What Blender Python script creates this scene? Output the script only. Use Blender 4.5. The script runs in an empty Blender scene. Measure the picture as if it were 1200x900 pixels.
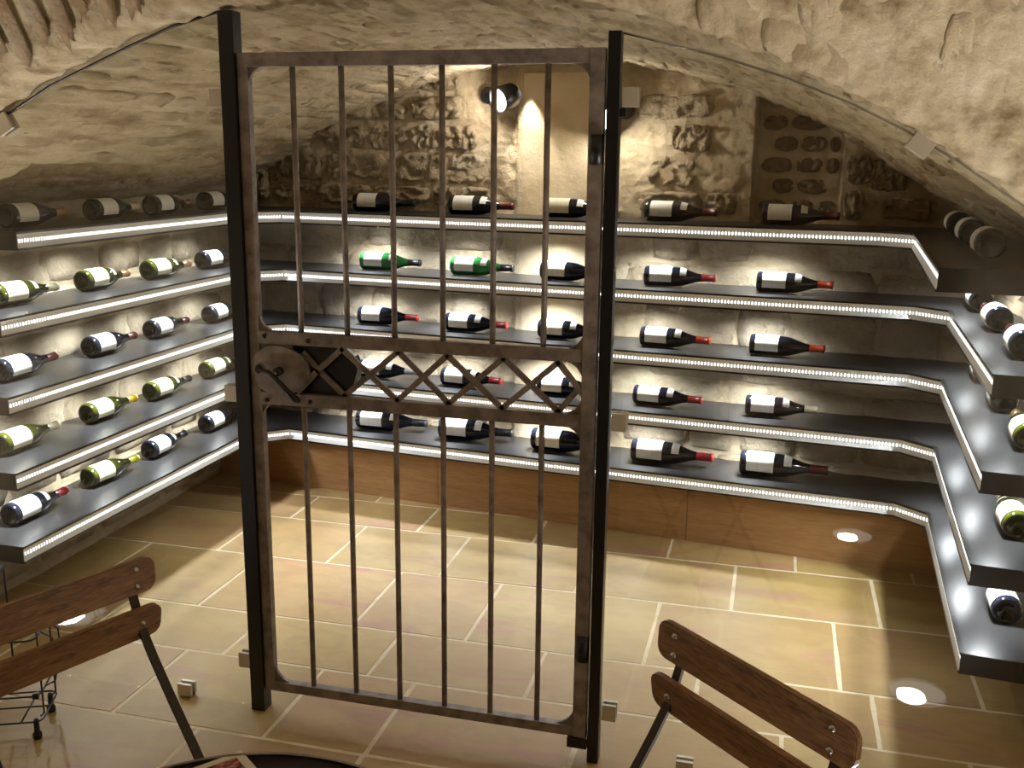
import bpy, bmesh, math, random
import numpy as np
from mathutils import Vector, Matrix, noise

random.seed(7)
S = bpy.context.scene
COL = S.collection
PI = math.pi

# ------------------------------------------------------------------ camera
F_PX, PITCH, ROLL, YAW, CAM_H = 1190.0, math.radians(12.7), math.radians(0.64), math.radians(14.46), 1.6
fw0 = Vector((-math.sin(YAW), math.cos(YAW), 0)); rt0 = Vector((math.cos(YAW), math.sin(YAW), 0)); up0 = Vector((0, 0, 1))
fwd = math.cos(PITCH) * fw0 - math.sin(PITCH) * up0
upv = math.cos(PITCH) * up0 + math.sin(PITCH) * fw0
rgt = math.cos(ROLL) * rt0 + math.sin(ROLL) * upv
upc = -math.sin(ROLL) * rt0 + math.cos(ROLL) * upv
cam_data = bpy.data.cameras.new('camera'); cam = bpy.data.objects.new('camera', cam_data); COL.objects.link(cam)
cam_data.sensor_width = 36; cam_data.lens = F_PX / 1200 * 36; cam_data.clip_start = 0.02
M = Matrix((rgt, upc, -fwd)).transposed().to_4x4(); M.translation = (0, 0, CAM_H)
cam.matrix_world = M
S.camera = cam

# ------------------------------------------------------------------ world, exposure, lamp strengths
w = bpy.data.worlds.new('world'); S.world = w; w.use_nodes = True
w.node_tree.nodes['Background'].inputs[0].default_value = (1.0, 0.86, 0.66, 1)
w.node_tree.nodes['Background'].inputs[1].default_value = 0.0
S.view_settings.view_transform = 'Standard'; S.view_settings.look = 'None'
S.view_settings.gamma = 1; S.view_settings.exposure = 0.0; S.view_settings.use_curve_mapping = False
UPLIGHT_W, PUCK_W, WALL_LAMP_W, WALL_WASH_W, STRIP_E = 46.0, 1.15, 4.8, 5.0, 2.6

# ------------------------------------------------------------------ materials
def mat(name):
    m = bpy.data.materials.new(name); m.use_nodes = True
    nt = m.node_tree; b = nt.nodes['Principled BSDF']
    return m, nt, b
def plain(name, col, rough=0.5, metal=0.0, spec=0.5, **kw):
    m, nt, b = mat(name)
    b.inputs['Base Color'].default_value = (*col, 1); b.inputs['Roughness'].default_value = rough
    b.inputs['Metallic'].default_value = metal; b.inputs['Specular IOR Level'].default_value = spec
    for k, v in kw.items(): b.inputs[k.replace('_', ' ')].default_value = v
    return m
def N(nt, t, **kw):
    n = nt.nodes.new(t)
    for k, v in kw.items(): setattr(n, k, v)
    return n
def ramp(nt, stops, fac):
    r = N(nt, 'ShaderNodeValToRGB'); e = r.color_ramp.elements
    while len(e) < len(stops): e.new(0.5)
    for i, (p, c) in enumerate(stops): e[i].position = p; e[i].color = (*c, 1)
    nt.links.new(fac, r.inputs[0]); return r.outputs[0]
def tex(nt, scale, detail=6, rough=0.55, stretch=None, coord='Object'):
    tc = N(nt, 'ShaderNodeTexCoord'); mp = N(nt, 'ShaderNodeMapping')
    if stretch: mp.inputs['Scale'].default_value = stretch
    nt.links.new(tc.outputs[coord], mp.inputs[0])
    n = N(nt, 'ShaderNodeTexNoise'); n.inputs['Scale'].default_value = scale
    n.inputs['Detail'].default_value = detail; n.inputs['Roughness'].default_value = rough
    nt.links.new(mp.outputs[0], n.inputs['Vector']); return n.outputs['Fac']
def mixc(nt, fac, a, b, mode='MIX'):
    m = N(nt, 'ShaderNodeMix', data_type='RGBA', blend_type=mode)
    for sock, v in ((m.inputs[0], fac), (m.inputs[6], a), (m.inputs[7], b)):
        if isinstance(v, (int, float)): sock.default_value = v
        elif isinstance(v, tuple): sock.default_value = (*v, 1)
        else: nt.links.new(v, sock)
    return m.outputs[2]
def bump(nt, b, h, strength, dist):
    bm = N(nt, 'ShaderNodeBump'); bm.inputs['Strength'].default_value = strength; bm.inputs['Distance'].default_value = dist
    nt.links.new(h, bm.inputs['Height']); nt.links.new(bm.outputs[0], b.inputs['Normal'])
def objrand(nt): return N(nt, 'ShaderNodeObjectInfo').outputs['Random']

def stone_mat(name, cols, speck, bscale=30, bstr=0.8, bdist=0.012, stretch=None):
    m, nt, b = mat(name)
    base = ramp(nt, [(i / max(1, len(cols) - 1), c) for i, c in enumerate(cols)], objrand(nt))
    n1 = tex(nt, 9, 6, 0.6, stretch, 'Object')
    c = mixc(nt, ramp(nt, [(0.35, (0, 0, 0)), (0.7, (1, 1, 1))], n1), base, speck)
    nt.links.new(c, b.inputs['Base Color']); b.inputs['Roughness'].default_value = 0.9; b.inputs['Specular IOR Level'].default_value = 0.2
    bump(nt, b, tex(nt, bscale, 10, 0.68), bstr, bdist * 2.5)
    return m
def mortar_mat(name, ca, cb, cc, stretch=None, scale=5, bstr=0.7):
    m, nt, b = mat(name)
    f = tex(nt, scale, 8, 0.62, stretch)
    c = ramp(nt, [(0.3, ca), (0.5, cb), (0.72, cc)], f)
    nt.links.new(c, b.inputs['Base Color']); b.inputs['Roughness'].default_value = 0.92; b.inputs['Specular IOR Level'].default_value = 0.15
    bump(nt, b, tex(nt, 22, 10, 0.7), bstr, 0.035)
    return m
M_VAULT = mortar_mat('vault_mortar', (0.23, 0.16, 0.085), (0.53, 0.435, 0.29), (0.71, 0.62, 0.46), (1.4, 0.38, 1.8), 8)
M_VSTONE = stone_mat('vault_stone', [(0.19, 0.125, 0.065), (0.38, 0.285, 0.165), (0.50, 0.40, 0.26), (0.31, 0.23, 0.14), (0.36, 0.31, 0.24)], (0.60, 0.50, 0.35), 34, 0.7, 0.01, (1, .5, 1))
M_RIB = stone_mat('rib_stone', [(0.34, 0.27, 0.18), (0.46, 0.39, 0.29), (0.40, 0.35, 0.27)], (0.30, 0.20, 0.11), 30, 0.7, 0.012)
M_WALL = mortar_mat('wall_mortar', (0.38, 0.28, 0.165), (0.54, 0.44, 0.295), (0.65, 0.56, 0.41), None, 6, 0.6)
M_WSTONE = stone_mat('wall_stone', [(0.28, 0.205, 0.125), (0.48, 0.385, 0.26), (0.57, 0.48, 0.345), (0.37, 0.285, 0.185), (0.44, 0.38, 0.295)], (0.62, 0.52, 0.37), 26, 0.8, 0.014)
M_ROUGH = stone_mat('rough_stone', [(0.47, 0.37, 0.24), (0.58, 0.48, 0.33), (0.64, 0.55, 0.40)], (0.50, 0.39, 0.25), 26, 0.9, 0.02)
M_BRICKST = stone_mat('shaded_stone', [(0.20, 0.15, 0.10), (0.28, 0.21, 0.14), (0.23, 0.18, 0.13)], (0.33, 0.25, 0.16), 30, 0.8, 0.015)  # stones of the recess, with its shadow painted into their colour
M_PLASTER = mortar_mat('pier_plaster', (0.55, 0.42, 0.24), (0.66, 0.54, 0.36), (0.70, 0.60, 0.44), None, 3.5, 0.25)

def tile_mat():
    m, nt, b = mat('sandstone_tile')
    base = ramp(nt, [(0, (0.345, 0.235, 0.080)), (0.3, (0.395, 0.275, 0.092)), (0.55, (0.33, 0.212, 0.082)), (0.8, (0.40, 0.252, 0.100)), (1, (0.315, 0.205, 0.076))], objrand(nt))
    oi = N(nt, 'ShaderNodeObjectInfo'); tc = N(nt, 'ShaderNodeTexCoord')
    va = N(nt, 'ShaderNodeVectorMath', operation='MULTIPLY_ADD')
    cx = N(nt, 'ShaderNodeCombineXYZ'); mul = N(nt, 'ShaderNodeMath', operation='MULTIPLY'); mul.inputs[1].default_value = 37.0
    nt.links.new(oi.outputs['Random'], mul.inputs[0])
    for i in range(3): nt.links.new(mul.outputs[0], cx.inputs[i])
    va.inputs[1].default_value = (1, 1, 1); nt.links.new(tc.outputs['Object'], va.inputs[0]); nt.links.new(cx.outputs[0], va.inputs[2])
    def nz(scale, detail, dist, st):
        mp = N(nt, 'ShaderNodeMapping'); mp.inputs['Scale'].default_value = st; mp.inputs['Rotation'].default_value = (0, 0, 0.35)
        nt.links.new(va.outputs[0], mp.inputs[0])
        n = N(nt, 'ShaderNodeTexNoise'); n.inputs['Scale'].default_value = scale; n.inputs['Detail'].default_value = detail; n.inputs['Distortion'].default_value = dist
        nt.links.new(mp.outputs[0], n.inputs['Vector']); return n.outputs['Fac']
    veins = nz(2.6, 5, 1.2, (0.6, 2.2, 1)); cloud = nz(5, 6, 0.4, (1, 1, 1))
    c = mixc(nt, ramp(nt, [(0.58, (0, 0, 0)), (0.655, (0.8, 0.8, 0.8)), (0.71, (0.15, 0.15, 0.15))], veins), base, (0.36, 0.165, 0.125))
    c = mixc(nt, ramp(nt, [(0.35, (0.55, 0.55, 0.55)), (0.62, (0, 0, 0))], cloud), c, (0.43, 0.305, 0.125))
    fine = nz(9, 8, 0.9, (1, 1.6, 1))
    c = mixc(nt, ramp(nt, [(0.36, (0.35, 0.35, 0.35)), (0.56, (0, 0, 0))], fine), c, (0.29, 0.18, 0.075))
    nt.links.new(c, b.inputs['Base Color']); b.inputs['Roughness'].default_value = 0.5; b.inputs['Specular IOR Level'].default_value = 0.35
    bump(nt, b, tex(nt, 20, 6), 0.25, 0.006)
    return m
M_TILE = tile_mat()
M_GROUT = mortar_mat('grout', (0.55, 0.44, 0.28), (0.66, 0.55, 0.38), (0.70, 0.60, 0.42), None, 12, 0.4)

def wood_mat(name, c1, c2, c3, stretch, scale=6, rough=0.45):
    m, nt, b = mat(name)
    f = tex(nt, scale, 8, 0.6, stretch); g = tex(nt, scale * 5, 4, 0.5, stretch)
    c = mixc(nt, 0.35, ramp(nt, [(0.3, c1), (0.5, c2), (0.7, c3)], f), ramp(nt, [(0.4, c1), (0.6, c3)], g))
    nt.links.new(c, b.inputs['Base Color']); b.inputs['Roughness'].default_value = rough
    bump(nt, b, g, 0.2, 0.002)
    return m
M_OAK = wood_mat('oak_veneer', (0.27, 0.135, 0.05), (0.36, 0.19, 0.075), (0.43, 0.24, 0.10), (0.5, 6, 9), 4)
M_TEAK = wood_mat('worn_teak', (0.09, 0.044, 0.021), (0.26, 0.135, 0.062), (0.40, 0.225, 0.11), (1.6, 12, 12), 5, 0.42)
M_TABLE = wood_mat('dark_table_wood', (0.015, 0.01, 0.008), (0.03, 0.018, 0.012), (0.05, 0.03, 0.02), (2, 14, 5), 4, 0.25)
M_SHELF = plain('shelf_dark_metal', (0.060, 0.059, 0.060), 0.30, 0.55)
M_SHELFEDGE = plain('shelf_black_edge', (0.012, 0.011, 0.010), 0.3)
M_ALU = plain('aluminium_profile', (0.72, 0.72, 0.71), 0.5, 0.15)
M_BLACK = plain('black_steel', (0.006, 0.006, 0.007), 0.35, 0.0)
def iron_mat():
    m, nt, b = mat('aged_iron')
    f = tex(nt, 22, 6, 0.6)
    c = ramp(nt, [(0.3, (0.13, 0.105, 0.094)), (0.55, (0.26, 0.22, 0.198)), (0.75, (0.34, 0.29, 0.255))], f)
    nt.links.new(c, b.inputs['Base Color']); b.inputs['Metallic'].default_value = 0.35; b.inputs['Roughness'].default_value = 0.55
    bump(nt, b, tex(nt, 90, 4), 0.2, 0.002)
    return m
M_IRON = iron_mat()
M_CHAIR = plain('chair_steel', (0.045, 0.038, 0.032), 0.4, 0.5)
M_STEEL = plain('brushed_steel', (0.55, 0.49, 0.40), 0.5, 0.45)
M_CHROME = plain('rivet_steel', (0.5, 0.5, 0.5), 0.25, 1.0)
M_LAMP = plain('lamp_black', (0.01, 0.01, 0.012), 0.4)
def glass_mat():
    m = bpy.data.materials.new('clear_pane'); m.use_nodes = True; nt = m.node_tree; nt.nodes.clear()
    out = N(nt, 'ShaderNodeOutputMaterial'); mx = N(nt, 'ShaderNodeMixShader'); lw = N(nt, 'ShaderNodeLayerWeight'); lw.inputs[0].default_value = 0.5
    pw = N(nt, 'ShaderNodeMath', operation='POWER'); pw.inputs[1].default_value = 5.0; nt.links.new(lw.outputs['Facing'], pw.inputs[0])
    fr = N(nt, 'ShaderNodeMath', operation='MULTIPLY_ADD'); fr.inputs[1].default_value = 0.955; fr.inputs[2].default_value = 0.045; nt.links.new(pw.outputs[0], fr.inputs[0])
    tr = N(nt, 'ShaderNodeBsdfTransparent'); tr.inputs[0].default_value = (0.985, 0.99, 0.975, 1)
    gl = N(nt, 'ShaderNodeBsdfGlossy'); gl.inputs['Roughness'].default_value = 0.0
    nt.links.new(fr.outputs[0], mx.inputs[0]); nt.links.new(tr.outputs[0], mx.inputs[1]); nt.links.new(gl.outputs[0], mx.inputs[2]); nt.links.new(mx.outputs[0], out.inputs[0])
    return m
M_GLASS = glass_mat()
def emit(name, col, e):
    m, nt, b = mat(name)
    b.inputs['Base Color'].default_value = (0.8, 0.8, 0.8, 1)
    b.inputs['Emission Color'].default_value = (*col, 1); b.inputs['Emission Strength'].default_value = e
    return m
def led_mat():
    m, nt, b = mat('led_tape')
    tc = N(nt, 'ShaderNodeTexCoord'); sp = N(nt, 'ShaderNodeSeparateXYZ'); nt.links.new(tc.outputs['Object'], sp.inputs[0])
    mu = N(nt, 'ShaderNodeMath', operation='MULTIPLY'); mu.inputs[1].default_value = 2 * PI / 0.0132; nt.links.new(sp.outputs[0], mu.inputs[0])
    co = N(nt, 'ShaderNodeMath', operation='COSINE'); nt.links.new(mu.outputs[0], co.inputs[0])
    mr = N(nt, 'ShaderNodeMapRange'); nt.links.new(co.outputs[0], mr.inputs[0])
    mr.inputs[1].default_value = 0.15; mr.inputs[2].default_value = 1.0; mr.inputs[3].default_value = 0.12 * STRIP_E; mr.inputs[4].default_value = 2.4 * STRIP_E
    b.inputs['Base Color'].default_value = (0.7, 0.7, 0.66, 1)
    b.inputs['Emission Color'].default_value = (0.97, 0.98, 0.97, 1); nt.links.new(mr.outputs[0], b.inputs['Emission Strength'])
    return m
M_LED = led_mat()
M_PUCK = emit('puck_lens', (0.95, 0.97, 1.0), 6)
M_UPLENS = emit('uplight_lens', (0.98, 0.98, 1.0), 55)
M_UPGLOW = emit('uplight_diffuser', (0.98, 0.95, 0.88), 1.6)
M_LAMPLENS = emit('wall_lamp_lens', (0.9, 0.94, 1.0), 14)

# ------------------------------------------------------------------ mesh helpers
def link(name, me, m=None, parent=None, loc=None):
    o = bpy.data.objects.new(name, me); COL.objects.link(o)
    if me is not None and m is not None and not me.materials: me.materials.append(m)
    if parent: o.parent = parent
    if loc is not None: o.location = loc
    return o
def from_bm(name, bm, smooth=False):
    bmesh.ops.recalc_face_normals(bm, faces=bm.faces)
    me = bpy.data.meshes.new(name); bm.to_mesh(me); bm.free()
    if smooth: me.polygons.foreach_set('use_smooth', [True] * len(me.polygons))
    return me
def add_box(bm, x0, x1, y0, y1, z0, z1, mtx=None):
    v = [Vector((x, y, z)) for x in (x0, x1) for y in (y0, y1) for z in (z0, z1)]
    if mtx: v = [mtx @ p for p in v]
    v = [bm.verts.new(p) for p in v]
    for f in ((0, 1, 3, 2), (4, 6, 7, 5), (0, 4, 5, 1), (2, 3, 7, 6), (0, 2, 6, 4), (1, 5, 7, 3)): bm.faces.new([v[i] for i in f])
def box_me(name, x0, x1, y0, y1, z0, z1, bev=0.0):
    bm = bmesh.new(); add_box(bm, x0, x1, y0, y1, z0, z1)
    if bev: bmesh.ops.bevel(bm, geom=bm.edges[:], offset=bev, segments=2, affect='EDGES', profile=0.7)
    return from_bm(name, bm)
def add_prism(bm, poly, z0, z1, axis='z'):
    def P(a, b, c): return {'z': (a, b, c), 'y': (a, c, b), 'x': (c, a, b)}[axis]
    lo = [bm.verts.new(P(a, b, z0)) for a, b in poly]; hi = [bm.verts.new(P(a, b, z1)) for a, b in poly]
    n = len(poly)
    bm.faces.new(lo[::-1]); bm.faces.new(hi)
    for i in range(n): bm.faces.new([lo[i], lo[(i + 1) % n], hi[(i + 1) % n], hi[i]])
def prism_me(name, poly, z0, z1, axis='z', bev=0.0):
    bm = bmesh.new(); add_prism(bm, poly, z0, z1, axis)
    if bev: bmesh.ops.bevel(bm, geom=bm.edges[:], offset=bev, segments=2, affect='EDGES', profile=0.7)
    return from_bm(name, bm)
def add_tube(bm, pts, r, seg=10, cap=True, r2=None):
    pts = [Vector(p) for p in pts]; rings = []
    t0 = (pts[1] - pts[0]).normalized()
    ref = Vector((0, 0, 1)) if abs(t0.z) < 0.9 else Vector((1, 0, 0))
    nrm = t0.cross(ref).normalized()
    for i, p in enumerate(pts):
        t = (pts[min(i + 1, len(pts) - 1)] - pts[max(i - 1, 0)]).normalized()
        nrm = (nrm - t * nrm.dot(t)).normalized(); bi = t.cross(nrm)
        ra = r[i] if isinstance(r, (list, tuple)) else r
        rb = ra if r2 is None else r2
        rings.append([bm.verts.new(p + nrm * math.cos(a) * ra + bi * math.sin(a) * rb) for a in (2 * PI * k / seg for k in range(seg))])
    for a, b in zip(rings, rings[1:]):
        for k in range(seg): bm.faces.new([a[k], a[(k + 1) % seg], b[(k + 1) % seg], b[k]])
    if cap: bm.faces.new(rings[0][::-1]); bm.faces.new(rings[-1])
def tube_me(name, pts, r, seg=10, **kw):
    bm = bmesh.new(); add_tube(bm, pts, r, seg, **kw); return from_bm(name, bm, True)
def strap(bm, pts, wx, th):
    """flat bar in the local yz plane at constant x centre: rectangular section wx wide (x), th thick"""
    rings = []
    for i, (x, y, z) in enumerate(pts):
        a = Vector(pts[max(i - 1, 0)]); b = Vector(pts[min(i + 1, len(pts) - 1)])
        t = (b - a).normalized(); n = Vector((1, 0, 0)).cross(t).normalized(); p = Vector((x, y, z))
        rings.append([bm.verts.new(p + Vector((sx * wx / 2, 0, 0)) + n * sn * th / 2) for sx, sn in ((-1, -1), (1, -1), (1, 1), (-1, 1))])
    for a, b in zip(rings, rings[1:]):
        for k in range(4): bm.faces.new([a[k], a[(k + 1) % 4], b[(k + 1) % 4], b[k]])
    bm.faces.new(rings[0][::-1]); bm.faces.new(rings[-1])
def lathe_me(name, prof, seg=24, a0=0.0, a1=2 * PI, axis='x'):
    """revolve (axial, radius) profile"""
    bm = bmesh.new(); full = abs(a1 - a0 - 2 * PI) < 1e-6; n = seg if full else seg + 1
    rings = []
    for (t, r) in prof:
        ring = []
        for k in range(n):
            a = a0 + (a1 - a0) * k / seg; c, s = math.cos(a) * r, math.sin(a) * r
            ring.append(bm.verts.new((t, c, s) if axis == 'x' else (c, s, t)))
        rings.append(ring)
    for a, b in zip(rings, rings[1:]):
        for k in range(n if full else n - 1): bm.faces.new([a[k], a[(k + 1) % n], b[(k + 1) % n], b[k]])
    bmesh.ops.remove_doubles(bm, verts=bm.verts[:], dist=1e-6)
    return from_bm(name, bm, True)
def tag(o, label=None, cat=None, group=None, kind=None):
    for k, v in (('label', label), ('category', cat), ('group', group), ('kind', kind)):
        if v: o[k] = v
    return o
def empty(name, loc=(0, 0, 0), rz=0.0):
    o = bpy.data.objects.new(name, None); COL.objects.link(o); o.location = loc; o.rotation_euler.z = rz; o.empty_display_size = 0.05
    return o

# ------------------------------------------------------------------ room geometry (metres, gate plane y = 2.45)
XL, XR = -2.68, 0.84                  # side walls
XC, RV, ZA = -0.945, 2.42, 1.998      # vault axis x, radius, apex height
Y_ARRIS = 2.33                        # where the cellar vault meets the higher ceiling of the front room
BA = math.radians(-6.6); BD = Vector((math.cos(BA), math.sin(BA), 0)); BN = Vector((-math.sin(BA), math.cos(BA), 0))
BE0 = Vector((-0.607, 4.149, 0))      # point on the back shelf front edge line
WALL_OFF = 0.31
def edge_y(x): return BE0.y + (x - BE0.x) * math.tan(BA)
def wall_y(x): return edge_y(x) + WALL_OFF / math.cos(BA)
AKL, AKR = -math.asin(1.10 / RV), math.asin(1.30 / RV)     # the curve runs on straight (tangent) beyond these angles
def prof(a, h=0.0):
    k = min(max(a, AKL), AKR); r = RV - h; e = (a - k) * RV
    return XC + r * math.sin(k) + e * math.cos(k), ZA - RV + r * math.cos(k) - e * math.sin(k)
def ang_of(x):
    d = x - XC
    for k in (AKL, AKR):
        if (d - RV * math.sin(k)) * k > 0: return k + (d - RV * math.sin(k)) / (RV * math.cos(k))
    return math.asin(d / RV)
def fz(x): return prof(ang_of(x))[1]
def lift(y, x=0.0):
    t = Y_ARRIS - y
    if t <= 0: return 0.0
    k = min(1.0, max(0.0, (x - XC + 0.25) / 0.5)); k = k * k * (3 - 2 * k)
    return (1 - k) * 1.0 * (1 - math.exp(-t / 0.55)) + k * 1.0 * math.sin(min(t / 2.1, 1.0) * PI / 2)
AL0, AL1 = ang_of(XL) - 0.03, ang_of(XR) + 0.03
def nz(p, sc, oct=4): return noise.fractal(Vector(p) * sc, 1.0, 2.1, oct)
def vault_pt(a, y, h=0.0):
    x, z = prof(a, h)
    return Vector((x, y, z + lift(y, x)))
def grid_me(name, fn, nu, nv, smooth=True):
    vs = [fn(i / nu, j / nv) for j in range(nv + 1) for i in range(nu + 1)]
    fs = [(j * (nu + 1) + i, j * (nu + 1) + i + 1, (j + 1) * (nu + 1) + i + 1, (j + 1) * (nu + 1) + i) for j in range(nv) for i in range(nu)]
    me = bpy.data.meshes.new(name); me.from_pydata([tuple(v) for v in vs], [], fs)
    if smooth: me.polygons.foreach_set('use_smooth', [True] * len(fs))
    return me

# floor slab (the grout) and tiles
floor = link('floor', box_me('floor', XL - 0.3, XR + 0.3, -2.6, 5.0, -0.12, -0.0009), M_GROUT); tag(floor, kind='structure', label='ochre sandstone paving with pale grout joints')
ROWS = [(4.235, 4.75, [-1.75, -1.2, -0.6, 0.05, 0.5]), (3.93, 4.235, [-2.036, -1.435, -0.92, -0.35, 0.156, 0.6]),
        (3.50, 3.93, [-2.15, -1.665, -1.19, -0.65, -0.075, 0.44]), (3.012, 3.50, [-2.45, -1.94, -1.34, -0.933, -0.33, 0.28, 0.69]),
        (2.707, 3.012, [-2.2, -1.664, -1.158, -0.65, -0.15, 0.37]), (2.302, 2.707, [-2.35, -1.79, -1.305, -0.998, -0.45, 0.104, 0.6]),
        (1.80, 2.302, [-2.15, -1.50, -1.0, -0.35, 0.25]), (1.50, 1.80, [-2.3, -1.7, -1.2, -0.6, -0.1, 0.45]), (1.09, 1.50, [-2.0, -1.45, -0.8, -0.2, 0.4])]
rt = random.Random(3)
for y0, y1, js in ROWS:
    xs = [XL - 0.02] + js + [XR + 0.02]
    for x0, x1 in zip(xs, xs[1:]):
        g = 0.0056
        nu, nv = 6, 4; bm = bmesh.new()
        ring = []
        for (ax, ay, bx, by, n) in ((x0, y0, x1, y0, nu), (x1, y0, x1, y1, nv), (x1, y1, x0, y1, nu), (x0, y1, x0, y0, nv)):
            for i in range(n):
                t = i / n; px, py = ax + (bx - ax) * t, ay + (by - ay) * t
                cx, cy = (x0 + x1) / 2, (y0 + y1) / 2
                jit = g + 0.0022 * nz((px * 3, py * 3, 1.7), 4, 3) + rt.uniform(-.0008, .0008)
                px += jit if px < cx - (x1 - x0) * .499 else (-jit if px > cx + (x1 - x0) * .499 else 0)
                py += jit if py < cy - (y1 - y0) * .499 else (-jit if py > cy + (y1 - y0) * .499 else 0)
                ring.append((px, py))
        cx, cy = (x0 + x1) / 2, (y0 + y1) / 2
        lo = [bm.verts.new((px - cx, py - cy, -0.02)) for px, py in ring]; md = [bm.verts.new((px - cx, py - cy, -0.0025)) for px, py in ring]
        hi = [bm.verts.new(((px - cx) * (1 - .006), (py - cy) * (1 - .006), 0)) for px, py in ring]; n = len(ring)
        for a, b in ((lo, md), (md, hi)):
            for i in range(n): bm.faces.new([a[i], a[(i + 1) % n], b[(i + 1) % n], b[i]])
        bm.faces.new(hi)
        link('tile', from_bm('tile', bm), M_TILE, floor, (cx, cy, rt.uniform(-0.0008, 0.0008)))

# ceiling: the cellar vault and the higher vault of the front room, one displaced shell
def ceil_fn(u, v):
    a = AL0 + (AL1 - AL0) * u
    y = -2.5 + (4.95 + 2.5) * (v ** 0.62)
    p = vault_pt(a, y)
    s = a * RV
    c = abs(((s / 0.105) + 0.25 * nz((s * 1.1, y * .8, 3), 1, 2)) % 1.0 - 0.5) * 2
    pat = nz((s * 2.2, y * 1.1, 40), 1, 3)
    h = 0.008 * nz((s * 1.6, y * 0.6, 7), 5, 4) + 0.006 * nz((s * 1.8, y, 1), 16, 4) + (0.007 if pat > -0.05 else 0.002) * min(1.0, max(0.0, (0.86 - c) * 8)) * (0.6 + nz((s * 2, y * .7, 12), 6, 3))
    return vault_pt(a, y, h)
ceiling = link('ceiling', grid_me('ceiling', ceil_fn, 330, 420), M_VAULT); tag(ceiling, kind='structure', label='low stone barrel vault smeared with pale mortar')

# side walls and the wall behind the camera
def side_fn(x, sgn, seed):
    def f(u, v):
        y = -2.4 + 7.3 * u; z = -0.05 + (1.55 if y > Y_ARRIS + .1 else 2.6) * v
        return (x + sgn * (0.012 * nz((y, z, seed), 3, 4) + 0.004 * nz((y, z, seed), 18, 3)), y, z)
    return f
wall_left = link('wall_left', grid_me('wall_left', side_fn(XL, 1, 11), 240, 50), M_WALL); tag(wall_left, kind='structure', label='cream stone side wall behind the bottle shelves')
wall_right = link('wall_right', grid_me('wall_right', side_fn(XR, -1, 23), 240, 50), M_WALL); tag(wall_right, kind='structure', label='stone side wall under the low end of the vault')
wall_rear = link('wall_rear', grid_me('wall_rear', lambda u, v: (XL - .1 + (XR - XL + .2) * u, -2.35 + 0.02 * nz((u * 4, v * 4, 2), 2, 3), -0.05 + 3.2 * v), 40, 30), M_WALL); tag(wall_rear, kind='structure')

# back wall
NICHE = (-0.115, 0.235, 1.34, 1.86)       # walled-up recess, its shade put into darker stone colours
PIER = (-1.15, -0.70)                      # smooth plastered pier
def bw(x, z, h=0.0): return Vector((x, wall_y(x), z)) - BN * h
def back_fn(u, v):
    x = XL - 0.1 + (XR - XL + 0.2) * u; z = -0.05 + 2.2 * v
    h = 0.012 * nz((x, z, 31), 4, 4) + 0.006 * nz((x, z, 5), 18, 4)
    if z > 1.31: h = 0.012 + h * 0.8 + 0.009 * nz((x, z * 1.6, 77), 13, 4)
    if PIER[0] < x < PIER[1]: h = 0.022 + 0.004 * nz((x, z, 9), 4, 3)
    if NICHE[0] < x < NICHE[1] and z > NICHE[2]: h = -0.055 + 0.01 * nz((x, z, 2), 9, 3)
    return bw(x, z, h)
wall_back = link('wall_back', grid_me('wall_back', back_fn, 560, 330), M_WALL); tag(wall_back, kind='structure', label='rubble stone end wall closing the vault')
pier_me = grid_me('plaster', lambda u, v: bw(PIER[0] - .01 + (PIER[1] - PIER[0] + .02) * u, 0.2 + 1.75 * v, 0.026 + 0.003 * nz((u, v * 3, 4), 3, 3) - 0.03 * (abs(u - .5) * 2) ** 12), 20, 60)
link('plaster', pier_me, M_PLASTER, wall_back)

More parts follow.
